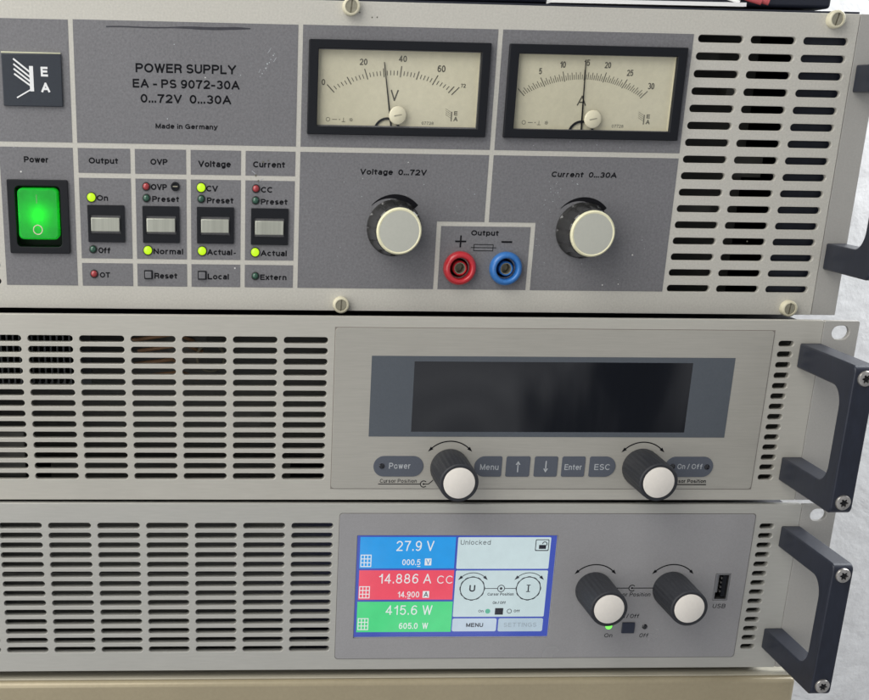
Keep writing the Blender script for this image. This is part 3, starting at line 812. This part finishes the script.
# ---- bow handles
def bow_handle(par, x0, x1, zt0, zt1, zb0, zb1, proj, bar=9.5, flange_y=-0.05):
    """zt0..zt1 upper arm, zb0..zb1 lower arm, proj how far it stands out"""
    pts = []
    ro, ri = 3.2, 9.0
    def arc(cy, cz, r, a0, a1, n=8):
        for i in range(n + 1):
            a = math.radians(a0 + (a1 - a0) * i / n); pts.append((cy + r * math.cos(a), cz + r * math.sin(a)))
    # profile in (y, z); y is negative towards the viewer
    pts.append((flange_y, zt1))
    arc(-proj + ro, zt1 - ro, ro, 90, 180)
    arc(-proj + ro, zb0 + ro, ro, 180, 270)
    pts.append((flange_y, zb0)); pts.append((flange_y, zb1))
    arc(-proj + bar + ri, zb1 + ri, ri, 270, 180)
    arc(-proj + bar + ri, zt0 - ri, ri, 180, 90)
    pts.append((flange_y, zt0))
    m = MB(); m.prism_x(pts, x0, x1)
    h = m.build('handle', M['handle'], par, bevel=0.7)
    cx = (x0 + x1) / 2 + .2
    for cz in ((zt0 + zt1) / 2 + .3, (zb0 + zb1) / 2 - .3):
        m = MB(); m.lathe(cx, cz, [(3.5, -proj + .1), (3.5, -proj - .5), (3.2, -proj - 1.0), (2.3, -proj - 1.3), (1.9, -proj - 1.35), (1.9, -proj - .3)], 72,
                          flute=lambda a, i: (0.84 + 0.2 * math.cos(6 * a)) if i in (4, 5) else 1)
        hs = m.build('handle_screw', M['steel'], h, smooth=True, angle=40)
        m = MB(); m.lathe(cx, cz, [(2.0, -proj - .35), (0.5, -proj - .35), (0.45, -proj - .7), (0, -proj - .7)], 24); m.build('screw_recess', M['matte_black'], hs)
    return h
bow_handle(A, 352.6, 362.4, 100.0, 111.6, 21.6, 33.6, 45)

# ================================================================== middle unit
B = unit('power_supply', 'silver power supply with dark blank display and slate keys, middle of the stack', -16.0, -88.2, 0, 0, GRP)
slots = [obround(33.69 + (i - 4) * 23.588, -11.29 - 5.016 * k, 20.7, 3.05) for i in range(0, 8) for k in range(14)]
slots += [obround(332.6, -11.29 - 5.016 * k, 7.5, 2.75) for k in range(14)]
m = MB(); plate(m, rrect(-104.6, 349.2, -88.2, -0.35, .4), slots + [rrect(156.5, 288.0, -53.4, -21.4)], 0, 3.7, 0.15)
panelB = m.build('front_panel', M['alu'], B)
m = MB(); plate(m, rrect(349.35, 366.7, -88.2, -0.35, 1.0), [obround(358.0, -5.9, 8.5, 6.6), obround(358.0, -82.6, 8.5, 6.6)], 0.1, 3.1, 0.3)
m.build('mounting_flange', M['flange'], B)
m = MB(); plate(m, rrect(-115.9, -104.8, -88.2, -0.35, 1.0), [obround(-110, -5.9, 8.5, 6.6)], 0.1, 3.1, 0.3)
m.build('mounting_flange', M['flange'], B)
casing(B, -86.8, -3.2, -94, 346, 300)
m = MB()
for i in range(24): m.box(-70 + i * 2.9, -69.2 + i * 2.9, 9, 30, -36, -8)
m.box(-72, 2, 30, 32, -40, -6)
m.build('heat_sink', M['fin'], B)
g = Pieces(B); g.box(-85, 200, 60, 62, -84, -8); g.box(70, 84, 14, 16, -55, -48); g.box(40, 58, 18, 30, -30, -10)
g.box(-60, -30, 12, 14, -80, -58); g.box(-20, 100, 30, 45, -86, -76)
g.box(325, 345, 14, 16, -84, -4)

for k_, (x_, z_) in enumerate(((36, -12), (40, -17), (34, -24), (38, -30))):
    m = MB(); m.tube([(x_ - 14, 12 + k_, z_ - 2), (x_ - 5, 8 + k_, z_), (x_ + 8, 11, z_ + 1.5), (x_ + 16, 18, z_ - 3)], 0.9)
    m.build('inner_wire', mat('brown_wire', (0.30, 0.17, 0.09), 0.5), B, smooth=True)
m = MB(); m.lathe(60, -22, [(6, 12), (7, 13), (7, 15)], 20); m.build('inner_coil', M['dull_steel'], B)
def overlay(mb, x0, x1, z0, z1, holes_, y=-0.35):
    return plate(mb, rrect(x0, x1, z0, z1, 1.6), holes_, y, -0.02, 0.1)
m = MB(); overlay(m, 118.1, 326.0, -82.4, -5.3, [rrect(156.3, 288.2, -53.6, -21.2)])
ovB = m.build('foil_overlay', M['foil'], B)
m = MB(); m.box(117.75, 326.35, -0.012, -0.005 + .01, -82.75, -4.95); m.build('overlay_groove', mat('overlay_gap', (0.22, 0.2, 0.18), .7), ovB)
m = MB(); plate(m, rrect(135.4, 308.9, -56.6, -18.1), [rrect(155.7, 288.8, -54.2, -20.6)], -0.47, -0.36, 0.02)
bz = m.build('display_border', M['slate'], B)
MB().box(155.5, 289.0, -0.40, 0.3, -54.4, -20.4).build('display', M['lcd'], B)
# membrane keys
OY = -0.36
def key(x0, x1, z0, z1, left=0, right_=0, name='key'):
    pts = []
    rz = (z1 - z0) / 2
    def corner(cx, cz, r, a0):
        for i in range(9):
            a = math.radians(a0 + 90 * i / 8); pts.append((cx + r * math.cos(a), cz + r * math.sin(a)))
    rr, rl = (rz if right_ else .9), (rz if left else .9)
    corner(x1 - rr, z0 + rr, rr, -90); corner(x1 - rr, z1 - rr, rr, 0)
    corner(x0 + rl, z1 - rl, rl, 90); corner(x0 + rl, z0 + rl, rl, 180)
    m = MB(); m.prism(pts, OY - .3, OY)
    return m.build(name, M['keypad'], B, bevel=0.18)
kz0, kz1 = -76.3, -66.1
keys = {'power': key(138.3, 162.6, kz0, kz1, 1, 1, 'power_key'), 'menu': key(187.4, 200.9, kz0, kz1, 1, 0, 'membrane_key'), 'up': key(202.9, 214.7, kz0, kz1, 0, 0, 'membrane_key'),
        'down': key(216.8, 228.3, kz0, kz1, 0, 0, 'membrane_key'), 'enter': key(230.3, 241.8, kz0, kz1, 0, 0, 'membrane_key'), 'esc': key(243.9, 256.9, kz0, kz1, 0, 1, 'membrane_key'),
        'onoff': key(281.4, 305.4, kz0, kz1, 1, 1, 'output_key')}
KY = OY - .31
def klet(par, *items):
    m = MB()
    for it in items: put(m, *it[:5], KY, it[5] if len(it) > 5 else 0.0)
    m.build('lettering', M['grey_ink'], par)
klet(keys['power'], ('Power', 145.9, 156.4, -72.4, 2.9))
klet(keys['menu'], ('Menu', 190.3, 199.3, -72.9, 2.9))
klet(keys['enter'], ('Enter', 231.8, 240.4, -72.8, 2.8))
klet(keys['esc'], ('ESC', 246.5, 254.1, -72.8, 2.9))
klet(keys['onoff'], ('On / Off', 287.6, 300.2, -72.3, 2.6))
m = MB(); m.stroke([(208.8, -74.0), (208.8, -69.8)], 0.55, KY); m.prism([(207.6, -70.3), (210.0, -70.3), (208.8, -68.4)], KY - .06, KY); m.build('lettering', M['grey_ink'], keys['up'])
m = MB(); m.stroke([(222.5, -68.4), (222.5, -72.6)], 0.55, KY); m.prism([(221.3, -72.2), (223.7, -72.2), (222.5, -74.1)], KY - .06, KY); m.build('lettering', M['grey_ink'], keys['down'])
def lampdot(x, z, par):
    m = MB(); m.lathe(x, z, [(1.35, KY + .02), (1.25, KY - .25), (0.7, KY - .45), (0, KY - .5)], 24); m.build('key_lamp', M['lcd'], par, smooth=True)
lampdot(142.4, -71.1, keys['power']); lampdot(285.2, -71.0, keys['onoff']); lampdot(302.3, -71.2, keys['onoff'])
# printed legends
def turn_arrow(mb, cx, cz, r, y, wd=0.55):
    a = 43
    pts = [(cx + r * math.cos(math.radians(90 + a - 2 * a * i / 30)), cz + r * math.sin(math.radians(90 + a - 2 * a * i / 30))) for i in range(31)]
    mb.stroke(pts, wd, y)
    for sgn in (1, -1):
        an = math.radians(90 + sgn * (a + 0.5)); px, pz = cx + r * math.cos(an), cz + r * math.sin(an)
        tx, tz = -math.sin(an) * sgn, math.cos(an) * sgn     # tangent, pointing out of the arc
        nx, nz = math.cos(an), math.sin(an)
        mb.prism([(px + nx * .85 - tx * .5, pz + nz * .85 - tz * .5), (px - nx * .85 - tx * .5, pz - nz * .85 - tz * .5), (px + tx * 2.1, pz + tz * 2.1)], y - .065, y)
m = MB()
turn_arrow(m, 175.2, -72.2, 13.4, OY); turn_arrow(m, 269.7, -72.2, 13.2, OY)
put(m, 'Cursor Position', 141.8, 159.8, -79.5, 1.9, OY, 0.0)
m.stroke([(141.0, -80.1), (161.6, -80.1)], 0.4, OY)
m.ring(163.2, -80.1, 1.55, 0.42, OY, 40, 320); m.disc(163.2, -80.1, 0.45, OY); m.stroke([(163.2, -80.1), (165.6, -80.1), (167.8, -78.1)], 0.4, OY - .01)
put(m, 'Cursor Position', 285.0, 302.9, -79.4, 1.9, OY, 0.012)
m.stroke([(284.0, -80.2), (303.2, -80.2)], 0.5, OY)
m.build('lettering', M['ink'], ovB)

def encoder_knob(par, cx, cz, y0, h=27.5):
    def fl(a, i):
        return 1.0 - (0.03 * (0.5 + 0.5 * math.cos(a * 26)) if 1 <= i <= 3 else 0)
    m = MB(); m.lathe(cx, cz, [(9.3, y0 - .02), (9.5, y0 - 1.2), (9.35, y0 - h * .5), (9.25, y0 - h + 1.3), (9.1, y0 - h + .4), (8.5, y0 - h), (7.6, y0 - h), (7.4, y0 - h + .5), (0, y0 - h + .5)], 208, flute=fl)
    k = m.build('knob', M['knob'], par, smooth=True, angle=30)
    m = MB(); m.lathe(cx, cz, [(7.38, y0 - h + .6), (7.38, y0 - h - .1), (7.1, y0 - h - .25), (0, y0 - h - .3)], 60)
    m.build('cap', M['cap_white'], k, smooth=True, angle=50)
encoder_knob(B, 175.3, -71.9, OY); encoder_knob(B, 269.6, -71.5, OY)
bow_handle(B, 339.2, 349.2, -22.4, -10.9, -77.8, -66.2, 57.5)

# ================================================================== bottom unit
C = unit('power_supply', 'grey power supply with lit colour touch screen and USB socket, bottom of the stack', -17.24, -178.2, -0.00231, 0.00404, GRP)
slots = [obround(38.96 + (i - 4) * 23.588, -101.23 - 5.016 * k, 20.6, 3.05) for i in range(0, 8) for k in range(14)]
slots += [obround(337.4, -101.23 - 5.016 * k, 7.5, 2.75) for k in range(14)]
scr_hole = rrect(132.1, 231.9, -160.6, -106.1, .3)
usb_hole = rrect(315.2, 322.6, -140.6, -126.4, .3)
m = MB(); plate(m, rrect(-99.6, 353.6, -178.2, -90.0, .4), slots + [scr_hole, usb_hole], 0, 4.3, 0.15)
panelC = m.build('front_panel', M['alu_c'], C)
m = MB(); plate(m, rrect(353.75, 371.6, -178.2, -90.0, 1.0), [obround(362.7, -95.4, 8.3, 6.4), obround(362.7, -172.6, 8.3, 6.4)], 0.1, 3.1, 0.3)
m.build('mounting_flange', M['flange'], C)
m = MB(); plate(m, rrect(-110.9, -99.8, -178.2, -90.0, 1.0), [obround(-105, -95.4, 8.3, 6.4)], 0.1, 3.1, 0.3)
m.build('mounting_flange', M['flange'], C)
casing(C, -176.8, -92.8, -89, 350, 300)
m = MB(); m.box(-80, 348, 14, 310, -181.8, -176.9); m.build('rubber_foot', M['matte_black'], C)
g = Pieces(C); g.box(-80, 200, 50, 52, -174, -97); g.box(80, 100, 14, 20, -112, -98); g.box(-60, 110, 20, 40, -176, -170); g.box(330, 349, 14, 16, -174, -94)
g.box(-80, 112, 10, 11, -158.5, -157.5); g.box(-80, 112, 16, 17, -133, -131)

m = MB(); overlay(m, 123.0, 330.7, -172.0, -94.9, [rrect(131.9, 232.1, -160.8, -105.9, .3), rrect(315.0, 322.8, -140.8, -126.2, .3)])
ovC = m.build('foil_overlay', M['foil_c'], C)
m = MB(); m.box(122.7, 331.05, -0.012, 0.005, -172.35, -94.55)
MBg = mat('overlay_gap_dark', (0.16, 0.155, 0.15), .7)
# the groove sheet must leave the two openings free
m.bm.free(); m = MB(); plate(m, rrect(122.7, 331.05, -172.35, -94.55, 1.6), [scr_hole, usb_hole], -0.018, 0.0 - .001, 0.002)
m.build('overlay_groove', MBg, ovC)

# touch screen
scr_tint = (0.06, 0.11, 0.62)
m = MB(); m.box(131.4, 232.6, 1.2, 2.4, -161.3, -105.4)
scr = m.build('touch_screen', emis('screen_blue_border', scr_tint, 0.75, base=(.02, .02, .05), rough=.2), C)
SY = 1.19
def tile(x0, x1, z0, z1, color, st, name='display_tile', r=0.0, y=SY, grad=None):
    m = MB(); m.prism(rrect(x0, x1, z0, z1, r), y - .05, y)
    mt = emis('screen_' + name, color, st, base=(.02, .02, .02), rough=.25, mottled=.03)
    return m.build(name, mt, scr)
t1 = tile(133.7, 181.3, -123.7, -107.3, (0.012, 0.36, 0.93), 0.95, 'blue_voltage_field')
t2 = tile(133.8, 181.5, -140.4, -124.7, (0.95, 0.085, 0.15), 0.95, 'red_current_field')
t3 = tile(133.5, 181.9, -158.0, -141.5, (0.075, 0.75, 0.27), 0.95, 'green_power_field')
wc = (0.64, 0.78, 0.84)
t4 = tile(182.4, 229.1, -124.0, -107.4, wc, 0.95, 'status_field', .6)
t5 = tile(182.4, 229.1, -149.8, -124.9, wc, 0.92, 'knob_diagram_field', .6)
t6 = tile(182.4, 205.1, -157.8, -150.7, (0.60, 0.72, 0.88), 0.92, 'menu_button', .9)
t7 = tile(206.0, 229.0, -157.9, -150.7, (0.56, 0.70, 0.84), 0.85, 'settings_button', .9)
wm = emis('screen_white_text', (0.86, 0.90, 0.95), 0.95, base=(.02, .02, .02))
km = mat('screen_dark_text', (0.01, 0.012, 0.03), 0.4)
gm_ = emis('screen_pale_text', (0.33, 0.40, 0.48), 0.9, base=(.02, .02, .02))
PY = SY - .055
def grid_icon(mb, x, z, sz=5.0):
    q = sz / 3
    for i in range(4):
        mb.stroke([(x + q * i, z), (x + q * i, z - sz * 1.2)], 0.42, PY)
        mb.stroke([(x - .2, z - sz * 1.2 * i / 3), (x + sz + .2, z - sz * 1.2 * i / 3)], 0.42, PY - .01)
def stext(par, items, icon=None, extra=None, mt=None):
    m = MB()
    for it in items: put(m, it[0], it[1], it[2], it[3], it[4], PY, it[5] if len(it) > 5 else 0.0, spacing=it[6] if len(it) > 6 else 1.06)
    if icon: grid_icon(m, *icon)
    if extra: extra(m)
    return m.build('lettering', mt or wm, par)
def unit_box(x0, x1, z0, z1):
    return lambda m: m.prism(rrect(x0, x1, z0, z1), PY - .05, PY)
stext(t1, [('27.9 V', 151.8, 170.6, -114.5, 5.2, -0.008), ('000.5', 155.1, 164.2, -122.0, 3.1)], (134.4, -116.7), lambda m: (m.prism(rrect(166.4, 169.7, -122.1, -118.5), PY - .05, PY), m.stroke([(162.6, -122.7), (164.3, -122.7)], .35, PY)))
stext(t2, [('14.886 A', 143.9, 170.2, -131.7, 5.1, -0.008), ('CC', 173.2, 181.0, -131.8, 4.2, -0.01), ('14.900', 153.7, 164.6, -139.2, 3.2)], (134.3, -133.4), lambda m: (m.prism(rrect(166.3, 169.6, -139.4, -135.8), PY - .05, PY), m.stroke([(158.6, -139.8), (160.2, -139.8)], .35, PY)))
stext(t3, [('415.6 W', 148.0, 171.7, -148.6, 5.1, -0.008), ('605.0  W', 155.1, 170.0, -156.3, 3.3)], (134.3, -150.6))
m = MB()
put(m, 'V', 167.0, 169.2, -121.7, 2.7, PY - .055, 0.0); m.build('lettering', emis('unit_letter_blue', (0.012, 0.3, 0.8), .8, base=(.02, .02, .02)), t1)
m = MB(); put(m, 'A', 166.9, 169.1, -138.9, 2.7, PY - .055, 0.0); m.build('lettering', km, t2)
stext(t4, [('Unlocked', 183.8, 198.8, -111.3, 2.5, -0.008, 1.0)], mt=mat('screen_grey_text', (0.06, 0.065, 0.08), 0.4))
m = MB(); plate(m, rrect(221.4, 228.3, -114.6, -108.5, .6), [rrect(221.8, 227.9, -114.1, -108.9, .4)], PY, SY - .051, .002)
m.prism(rrect(223.3, 226.9, -113.5, -111.4), PY - .02, PY + .01)
m.ring(226.1, -110.9, 1.1, .42, PY, 0, 180); m.stroke([(227.2, -110.9), (227.2, -111.6)], .42, PY)
m.build('padlock_icon', km, t4)
m = MB()
for cx in (191.3, 219.9):
    m.ring(cx, -134.5, 6.1, 0.42, PY); turn_arrow(m, cx, -134.8, 8.7, PY, .35)
    for a in range(0, 360, 30): m.ring(cx, -134.5, 6.35, .28, PY - .02, a - 8, a + 8, n=4)
m.stroke([(197.5, -134.5), (204.3, -134.5)], .35, PY); m.stroke([(207.7, -134.5), (213.7, -134.5)], .35, PY)
m.ring(206.0, -134.5, 1.75, .4, PY); m.disc(206.0, -134.5, .7, PY)
put(m, 'U', 189.8, 192.8, -136.2, 3.6, PY, 0.02); m.stroke([(219.9, -136.2), (219.9, -132.6)], .6, PY)
for z in (-136.2, -132.7): m.stroke([(218.9, z), (220.9, z)], .4, PY - .01)
put(m, 'Cursor Position', 199.3, 212.7, -138.3, 1.5, PY, 0.015)
put(m, 'On / Off', 202.3, 209.0, -142.9, 1.5, PY, 0.015)
put(m, 'On', 195.3, 197.9, -147.4, 1.4, PY, 0.015); put(m, 'Off', 213.5, 216.6, -147.4, 1.4, PY, 0.015)
m.ring(211.2, -146.8, 1.1, .3, PY)
m.prism(rrect(203.8, 208.0, -148.7, -145.1), PY - .05, PY)
m.build('knob_diagram', km, t5)
m = MB(); m.disc(200.1, -146.8, 1.3, PY); m.build('on_dot', emis('screen_teal', (.1, .5, .35), .9, base=(.02, .02, .02)), t5)
stext(t6, [('MENU', 189.6, 198.3, -155.4, 2.2, 0.02)], mt=km)
stext(t7, [('SETTINGS', 208.9, 225.8, -155.4, 2.3, 0.0)], mt=gm_)
MB().box(131.5, 232.5, 0.35, 0.6, -161.2, -105.5).build('screen_glass', M['glass'], C)

m = MB()
turn_arrow(m, 252.9, -134.5, 13.2, OY); turn_arrow(m, 292.6, -134.6, 13.3, OY)
put(m, 'Cursor Position', 261.6, 282.4, -138.4, 2.1, OY, 0.0, italic=.12)
m.stroke([(262.0, -133.9), (270.9, -133.9)], .38, OY); m.stroke([(272.6, -133.9), (283.6, -133.9)], .38, OY)
m.ring(272.6, -133.9, 1.6, .42, OY, 40, 320); m.disc(272.6, -133.9, .5, OY - .01)
put(m, 'On / Off', 267.3, 278.0, -150.2, 2.2, OY, 0.0, italic=.12)
put(m, 'On', 261.1, 265.3, -160.8, 2.2, OY, 0.0, italic=.1); put(m, 'Off', 279.4, 284.0, -160.9, 2.2, OY, 0.0, italic=.15)
put(m, 'USB', 315.6, 322.2, -144.9, 2.3, OY, 0.0, italic=.1)
m.build('lettering', M['ink'], ovC)
MB().box(269.7, 276.3, OY - .9, OY - .01, -158.4, -152.5).build('output_key', M['navy_btn'], C, bevel=0.35)
def led_c(x, z, mt, r, y0=OY):
    m = MB(); m.lathe(x, z, [(r, y0 - .01), (r * .9, y0 - .35), (r * .5, y0 - .6), (0, y0 - .65)], 28); return m.build('led', mt, C, smooth=True, angle=60)
led_c(263.0, -154.6, M['led_ok'], 1.75)['label'] = 'lit green LED'
led_c(281.7, -155.0, M['lcd'], 1.4)['label'] = 'unlit dark LED'
encoder_knob(C, 252.9, -134.6, OY); encoder_knob(C, 292.6, -134.4, OY)
# usb socket
m = MB(); plate(m, rrect(315.2, 322.6, -140.6, -126.4, .3), [rrect(315.8, 322.0, -140.0, -127.0, .2)], -0.3, 8, .05)
u = m.build('usb_socket', M['usb_metal'], C)
MB().box(315.7, 322.1, 8.2, 9, -140.2, -126.8).build('socket_back', M['matte_black'], u)
MB().box(315.75, 318.0, 2.6, 3.2, -137.4, -127.1).build('shell_spring', M['usb_metal'], u)
MB().box(319.2, 321.2, 0.4, 8.1, -138.9, -127.6).build('contact_tongue', M['black'], u)
m = MB()
for q in range(4): m.box(318.7, 319.15, 1.3, 7, -136.9 + q * 2.4, -136.0 + q * 2.4)
m.build('contact_strip', M['steel'], u)
bow_handle(C, 344.6, 354.3, -111.8, -101.0, -167.0, -156.1, 59.0)

# ================================================================== things lying on the top unit
F.ox = 130; F.oz = 132
bx = thing('equipment_box', 'dark casing lying on top of the stack, set back, only a strip in view', 'box', (130, 12, 134.0))
m = MB(); m.box(-110, 341, 0, 250, 132.4, 190); m.build('shell', M['body'], bx, bevel=1.5)
F.ox = 200; F.oz = 133
s_ = MB().box(205, 293, 0, 9.0, 133.0, 134.6).build('paper_sheet', M['paper'])
s_.location = Vector((206, 4.0, 134.1)) * MM
s_['label'] = 'white paper strip lying on the top edge of the upper unit'; s_['category'] = 'paper'
F.ox = 300; F.oz = 133
cb = thing('cable', 'pair of red wires beside a white wire lying on the top edge', 'cable', (300, 4, 134.2))
for d_ in (0.0, 3.4):
    m = MB(); m.tube([(290 + d_, 9, 142), (296 + d_, 5, 138.6), (301 + d_, 2, 136.2), (306 + d_, 1, 134.9)], 1.3); m.build('red_sheath', M['cable_red'], cb, smooth=True)
m = MB(); m.tube([(282, 8, 139.5), (289, 3.5, 137.0), (296, 0.5, 134.6)], 0.7); m.build('white_wire', M['paper'], cb, smooth=True)

def fix_box():
    pass
